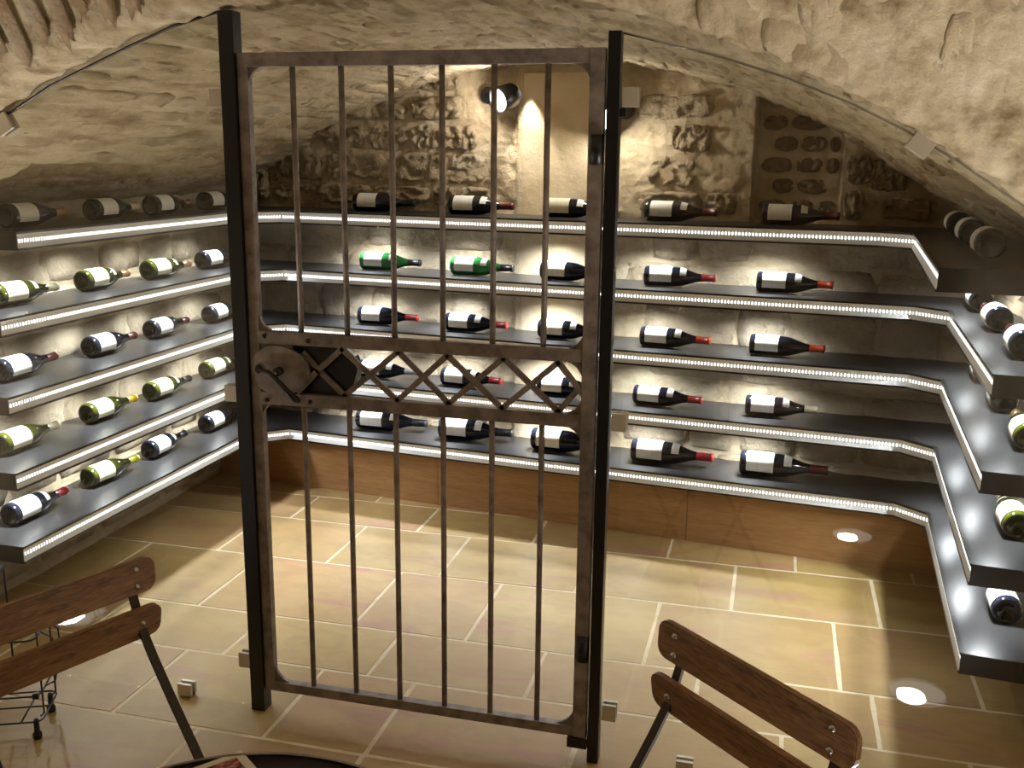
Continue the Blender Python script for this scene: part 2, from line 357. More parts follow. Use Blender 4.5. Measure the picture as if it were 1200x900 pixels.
# ---- individual stones
def stone(parent, m, fn, u0, u1, v0, v1, proud, nu=4, nv=3, rough=0.006, seed=0, rnd=0.35, name='stone', inset=0.012, uscale=1.0, freq=26, ef=0.35):
    rs = random.Random(seed)
    cu, cv, hu, hv = (u0 + u1) / 2, (v0 + v1) / 2, (u1 - u0) / 2, (v1 - v0) / 2
    off = [rs.uniform(0, 50) for _ in range(3)]
    skew = rs.uniform(-.12, .12)
    vs, idx = [], {}
    for j in range(nv + 1):
        for i in range(nu + 1):
            a, b = 2 * i / nu - 1, 2 * j / nv - 1
            k = 1 - rnd * 0.5 * (abs(a * b)) ** 2
            ju, jv = (0.10 * noise.noise(Vector((a * 1.3 + off[0], b * 1.3, off[1]))), 0.14 * noise.noise(Vector((a * 1.3 + off[2], b * 1.3, off[0]))))
            edge = max(abs(a), abs(b)) >= 0.999
            h = proud * (ef if edge else 1.0) + rough * (0.5 if edge else 1.0) * (noise.noise(Vector((a * 2.3 + off[1], b * 1.9, off[2]))) + 0.9 * noise.fractal(Vector((hu * uscale * a + off[0], hv * b + off[1], off[2])) * freq, 0.7, 2.2, 3))
            idx[(i, j)] = len(vs); vs.append(fn(cu + hu * (a * k + ju + skew * b * .3), cv + hv * (b * k + jv), h))
    fs = [(idx[(i, j)], idx[(i + 1, j)], idx[(i + 1, j + 1)], idx[(i, j + 1)]) for j in range(nv) for i in range(nu)]
    rim = [(i, 0) for i in range(nu)] + [(nu, j) for j in range(nv)] + [(i, nv) for i in range(nu, 0, -1)] + [(0, j) for j in range(nv, 0, -1)]
    base = len(vs)
    for (i, j) in rim:
        a, b = 2 * i / nu - 1, 2 * j / nv - 1; k = 1 - rnd * 0.5 * (abs(a * b)) ** 2
        vs.append(fn(cu + hu * (a * k * 1.03 + skew * b * .3), cv + hv * b * k * 1.03, -inset))
    n = len(rim)
    for q in range(n): fs.append((idx[rim[(q + 1) % n]], idx[rim[q]], base + q, base + (q + 1) % n))
    c = fn(cu, cv, 0.0)
    me = bpy.data.meshes.new(name); me.from_pydata([tuple(Vector(v) - c) for v in vs], [], fs)
    me.polygons.foreach_set('use_smooth', [True] * len(fs))
    bm = bmesh.new(); bm.from_mesh(me); bmesh.ops.recalc_face_normals(bm, faces=bm.faces); bm.to_mesh(me); bm.free()
    return link(name, me, m, parent, c)
rs = random.Random(21)
# back wall stones, coursed rubble
z = 0.20; k = 0
while z < 1.98:
    hgt = rs.uniform(0.10, 0.15) if z > 1.3 else rs.uniform(0.12, 0.20)
    x = XL + rs.uniform(0, 0.1)
    while x < XR:
        wd = rs.uniform(0.14, 0.36) if z > 1.3 else rs.uniform(0.2, 0.45)
        x1 = min(x + wd, XR); xm = (x + x1) / 2; k += 1
        top = fz(xm) - 0.01
        skip = (PIER[0] - .02 < xm < PIER[1] + .02) or (x < PIER[0] < x1) or (x < PIER[1] < x1)
        innich = NICHE[0] - .05 < xm < NICHE[1] + .05 and z + hgt > NICHE[2]
        if not skip and not innich and z + hgt * .5 < top and x1 - x > 0.06:
            up = z > 1.28
            gapx, gapz = (0.010, 0.009) if up else (0.007, 0.007)
            stone(wall_back, M_ROUGH if up else M_WSTONE, bw, x + gapx, x1 - gapx, z + gapz, z + hgt - gapz,
                  rs.uniform(0.014, 0.040) if up else rs.uniform(0.008, 0.019), 24 if up else 5, 12 if up else 4, 0.022 if up else 0.008, k, 0.25 if up else 0.2, freq=48 if up else 26)
        x = x1
    z += hgt
# masonry inside the recess, coloured darker for the shade it lies in
for r_ in range(5):
    zz = NICHE[2] + 0.02 + r_ * 0.085; x = NICHE[0] + .015 + (0.05 if r_ % 2 else 0)
    while x < NICHE[1] - .05:
        wd = rs.uniform(0.10, 0.17); x1 = min(x + wd, NICHE[1] - .01)
        if zz + .04 < fz((x + x1) / 2): stone(wall_back, M_BRICKST, lambda a, b, h: bw(a, b, h - 0.055), x + .008, x1 - .008, zz + .012, zz + .072, 0.012, 14, 8, 0.018, rs.randint(0, 9999), 0.5, freq=50)
        x = x1
# broken overhanging stones where the end wall meets the vault beside the recess
for (x, z_, hw, hh, pr) in ((-2.47, 1.60, .09, .075, .10), (-2.28, 1.69, .085, .07, .15), (-2.10, 1.735, .08, .06, .13), (-2.52, 1.47, .07, .06, .07), (-1.93, 1.80, .07, .045, .10), (0.30, 1.56, .05, .06, .05), (0.29, 1.42, .04, .06, .05)):
    stone(wall_back, M_ROUGH, bw, x - hw, x + hw, z_ - hh, z_ + hh, pr, 20, 14, 0.04, int(x * 1000) % 977, 0.45, freq=30)
# side wall stones
for (wall, X, sgn, y_lo) in ((wall_left, XL, 1, 1.9), (wall_right, XR, -1, 2.3)):
    fn = lambda a, b, h, X=X, sgn=sgn: Vector((X + sgn * h, a, b))
    z = 0.03
    while z < 1.30:
        hgt = rs.uniform(0.13, 0.19); y = y_lo + rs.uniform(0, .1)
        while y < (4.66 if sgn > 0 else 4.2):
            y1 = y + rs.uniform(0.22, 0.48)
            stone(wall, M_WSTONE, fn, y + .008, y1 - .008, z + .008, min(z + hgt - .008, 1.36), rs.uniform(0.012, 0.022), 4, 3, 0.006, rs.randint(0, 99999), 0.22)
            y = y1
        z += hgt
# vault stones: thin courses running along the vault, half buried in mortar
vf = lambda a, y, h: vault_pt(a, y, h)
cnt = 0; da = 0.098 / RV; a = AL0 + 0.10
cells = []
while a < AL1 - 0.06:
    y = Y_ARRIS + 0.02 + rs.uniform(0, .2)
    while y < wall_y(prof(a)[0]) - 0.05:
        y1 = y + rs.uniform(0.16, 0.42)
        if rs.random() < 0.86: cells.append((a, y, y1))
        y = y1
    a += da * rs.uniform(0.85, 1.2)
rs.shuffle(cells)
for (a, y, y1) in cells[:230]:
    hh = da * rs.uniform(0.25, 0.46)
    stone(ceiling, M_VSTONE, vf, a - hh, a + hh, y + .012, y1 - .012, rs.uniform(0.001, 0.008), 4, 7, 0.009, rs.randint(0, 99999), 0.25, uscale=RV)
# front-room ceiling: narrow courses turned across the vault on the basket side, scattered flush stones on the other
a = AL0 + .10
while a < -0.12:
    y = Y_ARRIS - 0.012 - rs.uniform(0, .028)
    for q in range(2):
        ln = rs.uniform(0.24, 0.40)
        stone(ceiling, M_RIB, vf, a - .0095, a + .0095, y - ln + .006, y - .006, rs.uniform(0.022, 0.04), 4, 9, 0.006, rs.randint(0, 99999), 0.1, uscale=RV, ef=0.92)
        y -= ln
    a += 0.0265 * rs.uniform(.9, 1.2)
for q in range(44):
    a = rs.uniform(-0.05, AL1 - .08); y = rs.uniform(1.6, Y_ARRIS - .02); w_ = rs.uniform(.012, .028)
    stone(ceiling, M_VSTONE, vf, a - w_, a + w_, y - rs.uniform(.03, .08), y + rs.uniform(.03, .08), rs.uniform(0.002, 0.009), 5, 5, 0.012, rs.randint(0, 99999), 0.4, uscale=RV)

# oak plinth below the back shelves
base_b = link('baseboard_back', None); tag(base_b, kind='structure', label='plain oak plinth below the back wall shelves')
px = [XL + 0.01, -1.46, -0.3, XR - .06]
for x0, x1 in zip(px, px[1:]):
    poly = []
    for (x, o_) in ((x0 + .0012, .035), (x1 - .0012, .035), (x1 - .0012, .30), (x0 + .0012, .30)):
        p = Vector((x, edge_y(x), 0)) + BN * o_; poly.append((p.x, p.y))
    link('panel', prism_me('panel', poly, 0.0, 0.238), M_OAK, base_b)

# ------------------------------------------------------------------ shelves
ZLED = {1: 1.310, 2: 1.041, 3: 0.784, 4: 0.527, 5: 0.27}
TH = 0.060
LEVEL = {1: 'top', 2: 'fourth', 3: 'middle', 4: 'second', 5: 'bottom'}
def plan(k):
    e = lambda x: (x, edge_y(x))
    A, B_, C_ = (-2.39, 2.69), (-2.385, 4.20), e(-2.23)
    if k == 1: A = (-2.39, 2.80)
    if k == 1: D, E_, G = e(0.37), (0.485, 3.955), (0.40, 2.70)
    else: D, E_, G = e(0.513), (0.625, 3.915), (0.563, 2.75)
    return A, B_, C_, D, E_, G
def offset_box(bm, p, q, d0, d1, z0, z1):
    """slab along p->q; d measured to the left of the travel direction"""
    t = Vector((q[0] - p[0], q[1] - p[1])).normalized(); n = Vector((-t.y, t.x))
    pts = [(p[0] + n.x * d0, p[1] + n.y * d0), (q[0] + n.x * d0, q[1] + n.y * d0), (q[0] + n.x * d1, q[1] + n.y * d1), (p[0] + n.x * d1, p[1] + n.y * d1)]
    add_prism(bm, pts, z0, z1)
SHELF_TOP = {}
pucks = []
for k in range(1, 6):
    zc = ZLED[k]; z0, z1 = zc - TH / 2, zc + TH / 2; SHELF_TOP[k] = z1
    A, B_, C_, D, E_, G = plan(k)
    which = {1: 'topmost', 2: 'fourth from the floor', 3: 'third from the floor', 4: 'second from the floor', 5: 'lowest'}[k]
    sh = empty('display_shelf', (XC, 4.2, z0)); sh.matrix_basis = Matrix.Translation((0, 0, 0))
    tag(sh, f'dark metal U-shaped bottle shelf with lit front edge, {which}' + (', above the oak plinth' if k == 5 else ''), 'shelf', 'lit bottle shelves around the cellar')
    wb = lambda x: (x, wall_y(x) + .01)
    left = [A, B_, C_, wb(-2.23), wb(XL + .0), (XL - .01, wb(XL)[1]), (XL - .01, A[1])]
    back = [C_, D, wb(D[0]), wb(C_[0])]
    right = [D, E_, G, (XR + .01, G[1] - 0.03), (XR + .01, wb(XR)[1]), wb(D[0])]
    for poly in (left, back, right):
        ring = [(x, y) for x, y in poly]
        link('board', prism_me('board', ring, z0, z1), M_SHELF, sh)
    segs = [(A, B_), (B_, C_), (C_, D), (D, E_), (E_, G)]
    for p, q in segs:
        # black lip strips at the top and bottom of the front edge, aluminium channel between, LED tape inside
        t = Vector((q[0] - p[0], q[1] - p[1])); L = t.length; ang = math.atan2(t.y, t.x)
        def local(nm, x0, x1, y0, y1, za, zb, m, par):
            o = link(nm, box_me(nm, x0, x1, y0, y1, za, zb), m, par); return o
        bm = bmesh.new()
        add_box(bm, -.001, L + .001, -0.012, 0.0, TH / 2 - 0.007, TH / 2 + .0005); add_box(bm, -.001, L + .001, -0.012, 0.0, -TH / 2 - .0005, -TH / 2 + 0.007)
        o = link('edge_lip', from_bm('edge_lip', bm), M_SHELFEDGE, sh, (p[0], p[1], zc)); o.rotation_euler.z = ang
        hz = TH / 2 - 0.0065
        o = link('light_channel', prism_me('light_channel', [(0.0, -hz), (-0.0115, -hz), (-0.0030, -0.007), (-0.0030, 0.007), (-0.0115, hz), (0.0, hz)], 0, L, 'x'), M_ALU, sh, (p[0], p[1], zc)); o.rotation_euler.z = ang
        o2 = link('led_strip', box_me('led_strip', 0.004, L - .004, -0.0042, -0.0029, -0.0050, 0.0050), M_LED, o)
    # end plates facing the glass
    link('end_plate', prism_me('end_plate', [(A[0] + .008, A[1]), (A[0] + .008, A[1] - .004), (XL - .01, A[1] - .004), (XL - .01, A[1])], z0, z1), M_SHELFEDGE, sh)
    d = Vector((XR + .01 - G[0], -0.03)).normalized(); n = Vector((d.y, -d.x)) * .004
    link('end_plate', prism_me('end_plate', [(G[0] - .009, G[1]), (XR + .01, G[1] - .03), (XR + .01 + n.x, G[1] - .03 + n.y), (G[0] - .009 + n.x, G[1] + n.y)], z0, z1), M_SHELFEDGE, sh)
    if k < 5: pucks.append((k, sh, z0))

# ------------------------------------------------------------------ wine bottles
def glassm(name, col, rough=0.06, trans=0.0):
    m, nt, b = mat(name); b.inputs['Base Color'].default_value = (*col, 1); b.inputs['Roughness'].default_value = rough
    b.inputs['Transmission Weight'].default_value = trans; b.inputs['IOR'].default_value = 1.5
    b.inputs['Coat Weight'].default_value = 0.3
    return m
G_DARK = glassm('bottle_dark', (0.006, 0.007, 0.012)); G_GREEN = glassm('bottle_green', (0.03, 0.20, 0.045), 0.06, 0.35); G_OLIVE = glassm('bottle_olive', (0.040, 0.046, 0.006), 0.06, 0.25)
GL = {'dark': G_DARK, 'green': G_GREEN, 'olive': G_OLIVE}
CAPC = {'red': (0.32, 0.022, 0.022), 'orange red': (0.50, 0.05, 0.02), 'dark red': (0.10, 0.012, 0.016), 'black': (0.012, 0.012, 0.014), 'tan': (0.36, 0.20, 0.08), 'cream': (0.62, 0.55, 0.36), 'yellow': (0.62, 0.40, 0.02), 'lime yellow': (0.50, 0.46, 0.03), 'grey': (0.28, 0.28, 0.28), 'gold': (0.55, 0.36, 0.08), 'brown red': (0.16, 0.035, 0.028)}
CAPM = {k: plain('capsule_' + k.replace(' ', '_'), v, 0.35) for k, v in CAPC.items()}
def label_mat(name, col, ink):
    m, nt, b = mat(name)
    tc = N(nt, 'ShaderNodeTexCoord'); sp = N(nt, 'ShaderNodeSeparateXYZ'); nt.links.new(tc.outputs['Object'], sp.inputs[0])
    # two faint printed rules along the label
    r = ramp(nt, [(0.0, (0, 0, 0)), (0.40, (0, 0, 0)), (0.42, (1, 1, 1)), (0.45, (0, 0, 0)), (0.62, (0, 0, 0)), (0.63, (0.6, 0.6, 0.6)), (0.65, (0, 0, 0)), (1.0, (0, 0, 0))], N(nt, 'ShaderNodeMapRange').outputs[0])
    mr = [n for n in nt.nodes if n.type == 'MAP_RANGE'][0]; mr.inputs[1].default_value = 0.02; mr.inputs[2].default_value = 0.12
    nt.links.new(sp.outputs[0], mr.inputs[0])
    f = tex(nt, 60, 3)
    sc_ = N(nt, 'ShaderNodeMath', operation='MULTIPLY'); sc_.inputs[1].default_value = 0.35; nt.links.new(r, sc_.inputs[0])
    nt.links.new(mixc(nt, sc_.outputs[0], col, ink), b.inputs['Base Color']); b.inputs['Roughness'].default_value = 0.6
    return m
LABW = label_mat('label_white', (0.78, 0.76, 0.70), (0.5, 0.45, 0.35)); LABC = label_mat('label_cream', (0.76, 0.70, 0.52), (0.5, 0.4, 0.2))
M_EMBLEM = plain('label_emblem', (0.62, 0.13, 0.06), 0.6)
BODY = [(0.022, 0), (0.016, 0.012), (0.006, 0.024), (0.0, 0.031), (0.0015, 0.0375), (0.006, 0.0405), (0.012, 0.041), (0.128, 0.0408), (0.145, 0.0396), (0.163, 0.036), (0.182, 0.030), (0.2, 0.0238), (0.216, 0.0188), (0.23, 0.0158), (0.244, 0.0146), (0.283, 0.0138), (0.2835, 0.0152), (0.291, 0.0152), (0.294, 0.0140), (0.294, 0)]
CAPS = [(0.236, 0.0160), (0.246, 0.0152), (0.283, 0.0145), (0.2835, 0.0158), (0.2915, 0.0158), (0.2952, 0.0146), (0.2952, 0)]
me_body = lathe_me('glass_body', BODY, 28); me_cap = lathe_me('capsule', CAPS, 24)
LA0, LA1 = math.radians(90 - 118), math.radians(90 + 118)
me_lab = lathe_me('label', [(0.024, 0.0416), (0.116, 0.0414)], 22, LA0, LA1)
me_nlab = lathe_me('neck_label', [(0.150, 0.0398), (0.163, 0.0368), (0.176, 0.0330)], 18, math.radians(90 - 75), math.radians(90 + 75))
me_emb = lathe_me('emblem', [(0.075, 0.0420), (0.098, 0.0419)], 6, math.radians(62), math.radians(88))
bodies = {}
def inst(nm, me, m):
    key = (nm, m.name)
    if key not in bodies:
        c = me.copy(); c.materials.clear(); c.materials.append(m); bodies[key] = c
    return bodies[key]
ORD = {0: 'first', 1: 'second', 2: 'third', 3: 'fourth', 4: 'fifth'}
def bottle(k, where, i, x, y, ang, glass, cap, neck=False, scale=1.0, cream=False, emblem=False):
    root = empty('wine_bottle', (x, y, SHELF_TOP[k] + 0.0005), ang)
    gdesc = {'dark': 'dark', 'green': 'green', 'olive': 'olive-glass'}[glass]
    ref = {'L': 'basket-side arm', 'B': 'behind the gate', 'R': 'arm opposite the basket'}[where]
    frm = {'L': 'from the glass', 'B': 'from the lock side', 'R': 'from the glass'}[where]
    tag(root, f'{gdesc} wine bottle, {cap} capsule, {LEVEL[k]} shelf, {ref}, {ORD[i]} {frm}', 'wine bottle',
        {'L': 'bottles on the side shelves by the basket', 'B': 'bottles on the back wall shelves', 'R': 'bottles on the side shelves opposite the basket'}[where])
    rr = 0.041 * scale
    def add(nm, me, m, par, first=True):
        o = link(nm, inst(nm, me, m), None, par)
        if first: o.location = (0, 0, rr); o.scale = (scale,) * 3
        return o
    add('glass_body', me_body, GL[glass], root)
    lab = add('label', me_lab, LABC if cream else LABW, root)
    if neck: add('neck_label', me_nlab, LABW, root)
    add('capsule', me_cap, CAPM[cap], root)
    if emblem: add('emblem', me_emb, M_EMBLEM, lab, False)
    return root
LEFT = {1: [('dark', 'tan', 0), ('dark', 'cream', 0), ('dark', 'dark red', 0), ('dark', 'dark red', 0)],
        2: [('olive', 'cream', 1), ('olive', 'tan', 1), ('olive', 'tan', 1), ('dark', 'gold', 0)],
        3: [('dark', 'brown red', 0), ('dark', 'brown red', 0), ('dark', 'dark red', 0), ('dark', 'red', 0)],
        4: [('olive', 'cream', 0), ('olive', 'yellow', 0), ('olive', 'black', 1), ('olive', 'grey', 1)],
        5: [('dark', 'red', 1), ('olive', 'lime yellow', 0), ('dark', 'black', 1), ('dark', 'black', 0)]}
LY = {1: [2.90, 3.34, 3.72, 4.15], 2: [2.88, 3.33, 3.73, 4.15], 3: [2.86, 3.33, 3.745, 4.19], 4: [2.835, 3.29, 3.69, 4.15], 5: [2.835, 3.275, 3.675, 4.125]}
BACK = {1: [('dark', 'black', 0), ('dark', 'dark red', 1), ('dark', 'black', 1), ('dark', 'dark red', 1), ('dark', 'dark red', 1)],
        2: [('green', 'black', 1), ('green', 'black', 1), ('dark', 'red', 0), ('dark', 'red', 1), ('dark', 'orange red', 1)],
        3: [('dark', 'red', 0), ('dark', 'red', 1), ('dark', 'red', 1), ('dark', 'orange red', 1), ('dark', 'orange red', 0)],
        4: [('dark', 'grey', 1), ('dark', 'red', 1), ('dark', 'black', 1), ('dark', 'red', 1), ('dark', 'cream', 1)],
        5: [('dark', 'black', 1), ('dark', 'black', 1), ('dark', 'dark red', 0), ('dark', 'red', 1), ('dark', 'dark red', 1)]}
BX = {1: [-1.90, -1.42, -0.98, -0.535, -0.065], 2: [-1.87, -1.41, -0.985, -0.53, -0.068], 3: [-1.89, -1.44, -0.993, -0.535, -0.08], 4: [-1.895, -1.46, -0.995, -0.555, -0.083], 5: [-1.91, -1.475, -1.015, -0.555, -0.09]}
RIGHT = {1: [('dark', 'dark red', 0)] * 3, 2: [('dark', 'red', 0)] * 3, 3: [('olive', 'gold', 1), ('dark', 'black', 0), ('dark', 'black', 0)],
         4: [('olive', 'cream', 1), ('dark', 'red', 0), ('dark', 'red', 0)], 5: [('dark', 'red', 0), ('dark', 'black', 0), ('dark', 'black', 0)]}
RY = [2.965, 3.43, 3.88]
rb = random.Random(5)
spots = {k: [] for k in range(1, 6)}
for k in range(1, 6):
    for i, (g, c, n) in enumerate(LEFT[k]):
        x = -2.555 + rb.uniform(-.012, .012) + (.045 if k == 1 else 0)
        bottle(k, 'L', i, x, LY[k][i], math.radians(89 + rb.uniform(-4, 2)), g, c, n, 1.0, g == 'olive', k == 5 and i >= 2)
        spots[k].append(('L', x, LY[k][i], PI / 2))
    for i, (g, c, n) in enumerate(BACK[k]):
        sc = 1.2 if k == 5 else 1.0
        x = BX[k][i]; y = edge_y(x) + 0.135
        bottle(k, 'B', i, x, y, BA + math.radians(rb.uniform(-2, 5)), g, c, n, sc, i == 2)
        spots[k].append(('B', x, y, BA))
    for i, (g, c, n) in enumerate(RIGHT[k]):
        A, B_, C_, D, E_, G = plan(k)
        ex = G[0] + (E_[0] - G[0]) * (RY[i] - G[1]) / (E_[1] - G[1])
        x = ex + {1: 0.135, 2: 0.093}.get(k, 0.133)
        bottle(k, 'R', i, x, RY[i], math.radians(87 + rb.uniform(-2, 2)), g, c, n, 1.0, g == 'olive')
        spots[k].append(('R', x, RY[i], math.radians(87)))
# small recessed lights in the underside of each shelf, one over each bottle below
me_puck = lathe_me('puck_light', [(0.0, 0.0), (0.0, 0.014), (0.004, 0.016), (0.006, 0.016)], 14, axis='z')
me_puck.materials.append(M_PUCK)
for (k, sh, z0) in pucks:
    for (wh, x, y, an) in spots[k + 1]:
        off = 0.02
        px_, py_ = x + math.cos(an) * off, y + math.sin(an) * off
        if wh == 'L': px_ += 0.065
        elif wh == 'B': py_ -= 0.005
        else: px_ -= 0.055
        o = link('puck_light', me_puck, None, sh, (px_, py_, z0 - 0.005))
        ld = bpy.data.lights.new('puck_beam', 'SPOT'); ld.energy = PUCK_W * {'R': 10, 'B': 14, 'L': 11}[wh]; ld.color = (0.90, 0.95, 1.0); ld.spot_size = math.radians(146); ld.spot_blend = 0.85; ld.shadow_soft_size = 0.012
        lo = bpy.data.objects.new('puck_beam', ld); COL.objects.link(lo); lo.location = (px_, py_, z0 - 0.012); lo.parent = sh

# ------------------------------------------------------------------ glass partition and gate (plane y = 2.45)
GY = 2.45
def pane(name, poly, label):
    o = link(name, prism_me(name, poly, GY - .005, GY + .005, 'y'), M_GLASS)
    tag(o, label, 'glass partition'); return o
lt = [(XL + .02, 1.30), (-2.5, 1.46), (-2.3, 1.58), (-2.103, 1.681), (-1.928, 1.771), (-1.683, 1.866), (-1.553, 1.913), (-1.405, 1.951)]
pane('glass_partition', [(-1.405, 0.004), (XL + .02, 0.004)] + lt, 'clear fixed glass panel with arched top on the lock side of the gate')
edge_l = list(lt)
rtp = [(-0.374, 1.878), (-0.141, 1.82), (0.0, 1.775), (0.143, 1.719), (0.264, 1.659), (0.367, 1.60), (0.55, 1.48), (0.70, 1.36), (XR - .02, 1.25)]
pane('glass_partition', [(XR - .02, 0.004), (-0.374, 0.004)] + rtp, 'clear fixed glass panel with arched top on the hinge side of the gate')
for o, pts, m in ((bpy.data.objects['glass_partition'], lt, M_SHELFEDGE), (bpy.data.objects['glass_partition.001'], rtp, M_CHROME)):
    link('edge_bead', tube_me('edge_bead', [(x, GY, z) for x, z in pts], .004 if m is M_SHELFEDGE else .0028, 8), m, o)
def clip(x, z, label, tilt=0.0, sx=.038, sz=.045):
    o = link('glass_clip', None); o.location = (x, GY, z); o.rotation_euler.y = tilt
    for s in (-1, 1): link('jaw', box_me('jaw', -sx / 2, sx / 2, s * .006 if s > 0 else -.016, .016 if s > 0 else -.006, -sz / 2, sz / 2, .0015), M_STEEL, o)
    link('bridge', box_me('bridge', -sx / 2, -sx / 2 + .004, -.006, .006, -sz / 2, sz / 2), M_BLACK, o)
    tag(o, label, 'glass clip', 'square steel clips holding the glass'); return o
for sx, nm in ((-1.425, 'lock-side post'), (-0.352, 'hinge-side post')):
    for zz, hn in ((1.735, 'uppermost'), (0.953, 'middle'), (0.152, 'lowest')):
        o = clip(sx, zz, f'square steel glass clip on the {nm}, {hn} of three', 0 if sx > -1 else PI)
clip(-1.632, 0.024, 'square steel floor clip under the glass between basket and gate', -PI / 2); clip(-0.147, 0.024, 'square steel floor clip under the hinge-side glass', -PI / 2)
clip(0.293, 1.635, 'tilted steel clip gripping the arched edge of the hinge-side glass', math.radians(35 + 90), .05, .05); clip(-2.085, 1.668, 'tilted steel clip gripping the arched edge of the lock-side glass', math.radians(-30 + 90), .05, .05)

pL = link('gate_post', box_me('gate_post', -.021, .021, -.022, .022, 0, 1.948, .002), M_BLACK, None, (-1.3848, GY, 0)); tag(pL, 'black square steel post the gate closes against, lock side', 'post')
pR = empty('gate_post', (-0.392, GY, 0)); tag(pR, 'black square steel post carrying the gate hinges', 'post')
link('upright', box_me('upright', -.015, .015, -.02, .02, 0, 1.882, .002), M_BLACK, pR)
link('lamp_stub', box_me('lamp_stub', .015, .03, -.01, .02, 1.69, 1.71, .002), M_BLACK, pR)

gate = empty('iron_gate', (-0.889, GY, 0)); tag(gate, 'old iron gate with vertical bars, lattice band and round lock plate', 'gate')
gx = lambda x: x + 0.889
XSL, XSR, ZB, ZT = -1.348, -0.432, 0.068, 1.846
def gbox(nm, x0, x1, z0, z1, y0=-.012, y1=.012, m=M_IRON, bev=.0015, par=gate): return link(nm, box_me(nm, gx(x0), gx(x1), y0, y1, z0, z1, bev), m, par)
gbox('stile', XSL - .015, XSL + .014, ZB, ZT); gbox('stile', XSR - .017, XSR + .019, ZB, ZT, -.016, .016)
gbox('top_rail', XSL - .014, XSR + .019, ZT - .034, ZT, -.013, .013); gbox('bottom_rail', XSL - .014, XSR + .019, ZB, ZB + .028, -.013, .013)
gbox('middle_rail', XSL + .013, XSR - .016, 1.098, 1.132); gbox('middle_rail', XSL + .013, XSR - .016, 0.930, 0.964)
for i in range(6):
    x = -1.214 + i * 0.1325
    link('bar', tube_me('bar', [(gx(x), 0, 1.13), (gx(x), 0, ZT - .03)], .0075, 10), M_IRON, gate)
    link('bar', tube_me('bar', [(gx(x), 0, ZB + .026), (gx(x), 0, .932)], .0075, 10), M_IRON, gate)
def gusset(x, z, sx, sz, r):
    poly = [(gx(x), z)] + [(gx(x) + sx * (r - r * math.sin(t)), z + sz * (r - r * math.cos(t))) for t in (PI / 2 * q / 8 for q in range(9))]
    poly = [(gx(x), z), (gx(x) + sx * r, z)] + [(gx(x) + sx * (r - r * math.sin(t)), z + sz * (r - r * math.cos(t))) for t in (PI / 2 * q / 8 for q in range(1, 9))]
    link('gusset', prism_me('gusset', poly, -.005, .005, 'y'), M_IRON, gate)
xl, xr = XSL + .013, XSR - .016
gusset(xl, ZT - .033, 1, -1, .045); gusset(xr, ZT - .033, -1, -1, .05); gusset(xl, ZB + .027, 1, 1, .06); gusset(xr, ZB + .027, -1, 1, .06)
gusset(xl, 1.131, 1, 1, .05); gusset(xr, 1.131, -1, 1, .05); gusset(xl, .931, 1, -1, .04); gusset(xr, .931, -1, -1, .05)
gusset(xr, 1.099, -1, -1, .055); gusset(xr, .963, -1, 1, .055)
# lattice band: two zigzag flat bars crossing
lx = [-1.167, -1.094, -0.940, -0.802, -0.655, -0.510, -0.440]
zt, zb, zm = 1.096, 0.966, 1.031
def zig(nm, first_up, yo):
    pts = [(lx[0], zm)]; up = first_up
    for x in lx[1:-1]: pts.append((x, zt if up else zb)); up = not up
    pts.append((lx[-1], zm + (.02 if up else -.02)))
    if not first_up: pts.insert(0, (-1.21, zt - .02))
    else: pts.insert(0, (-1.225, zb + .005))
    bm = bmesh.new()
    for (xa, za), (xb, zb_) in zip(pts, pts[1:]):
        d = Vector((xb - xa, 0, zb_ - za)); L = d.length; an = -math.atan2(d.z, d.x)
        add_box(bm, -.004, L + .004, -.0035, .0035, -.0075, .0075, Matrix.Translation((gx(xa), yo, za)) @ Matrix.Rotation(an, 4, 'Y'))
    link(nm, from_bm(nm, bm), M_IRON, gate)
zig('lattice_bar', True, -.009); zig('lattice_bar', False, .0015)
# lock: plate, box, disc, keyhole lever, bolts
octo = [(-1.262, 1.096), (-1.118, 1.094), (-1.072, 1.07), (-1.06, 1.036), (-1.072, .995), (-1.11, .962), (-1.262, .962)]
lock = link('lock_box', prism_me('lock_box', [(gx(x), z) for x, z in octo], .008, .05, 'y', .002), M_BLACK, gate)
tagp = lambda o, s: o.__setitem__('label', s)
bm = bmesh.new(); add_prism(bm, [(gx(-1.285) + .075 * math.cos(t) * (1.3 if math.cos(t) > 0 else 1), 1.026 + .068 * math.sin(t)) for t in (2 * PI * q / 32 for q in range(32))], -.016, -.006, 'y')
disc = link('lock_plate', from_bm('lock_plate', bm), M_IRON, gate)
link('backing_plate', box_me('backing_plate', gx(-1.345), gx(-1.24), -.006, .004, .955, 1.105, .001), M_IRON, gate)
link('keyhole', prism_me('keyhole', [(gx(-1.337) + .010 * math.cos(t), 1.028 + .012 * math.sin(t)) for t in (2 * PI * q / 12 for q in range(12))], -.019, -.015, 'y'), M_BLACK, disc)
link('spindle', tube_me('spindle', [(gx(-1.275), -.012, 1.026), (gx(-1.275), -.034, 1.026)], .012, 12), M_BLACK, disc)
bm = bmesh.new(); add_tube(bm, [(gx(-1.335), -.026, 1.03), (gx(-1.30), -.028, 1.022), (gx(-1.285), -.03, 1.012), (gx(-1.245), -.034, .975), (gx(-1.215), -.036, .952)], [.005, .006, .007, .008, .010], 8)
link('lever', from_bm('lever', bm, True), M_BLACK, disc)
for (x, z) in ((-1.318, 1.118), (-1.318, .942), (-1.19, 1.112), (-1.19, .945), (-1.225, .946)):
    link('bolt', lathe_me('bolt', [(0, .0065), (-.004, .006), (-.006, .003), (-.006, 0)], 10, axis='z'), M_BLACK, gate, (gx(x), -.012, z)).rotation_euler.x = -PI / 2
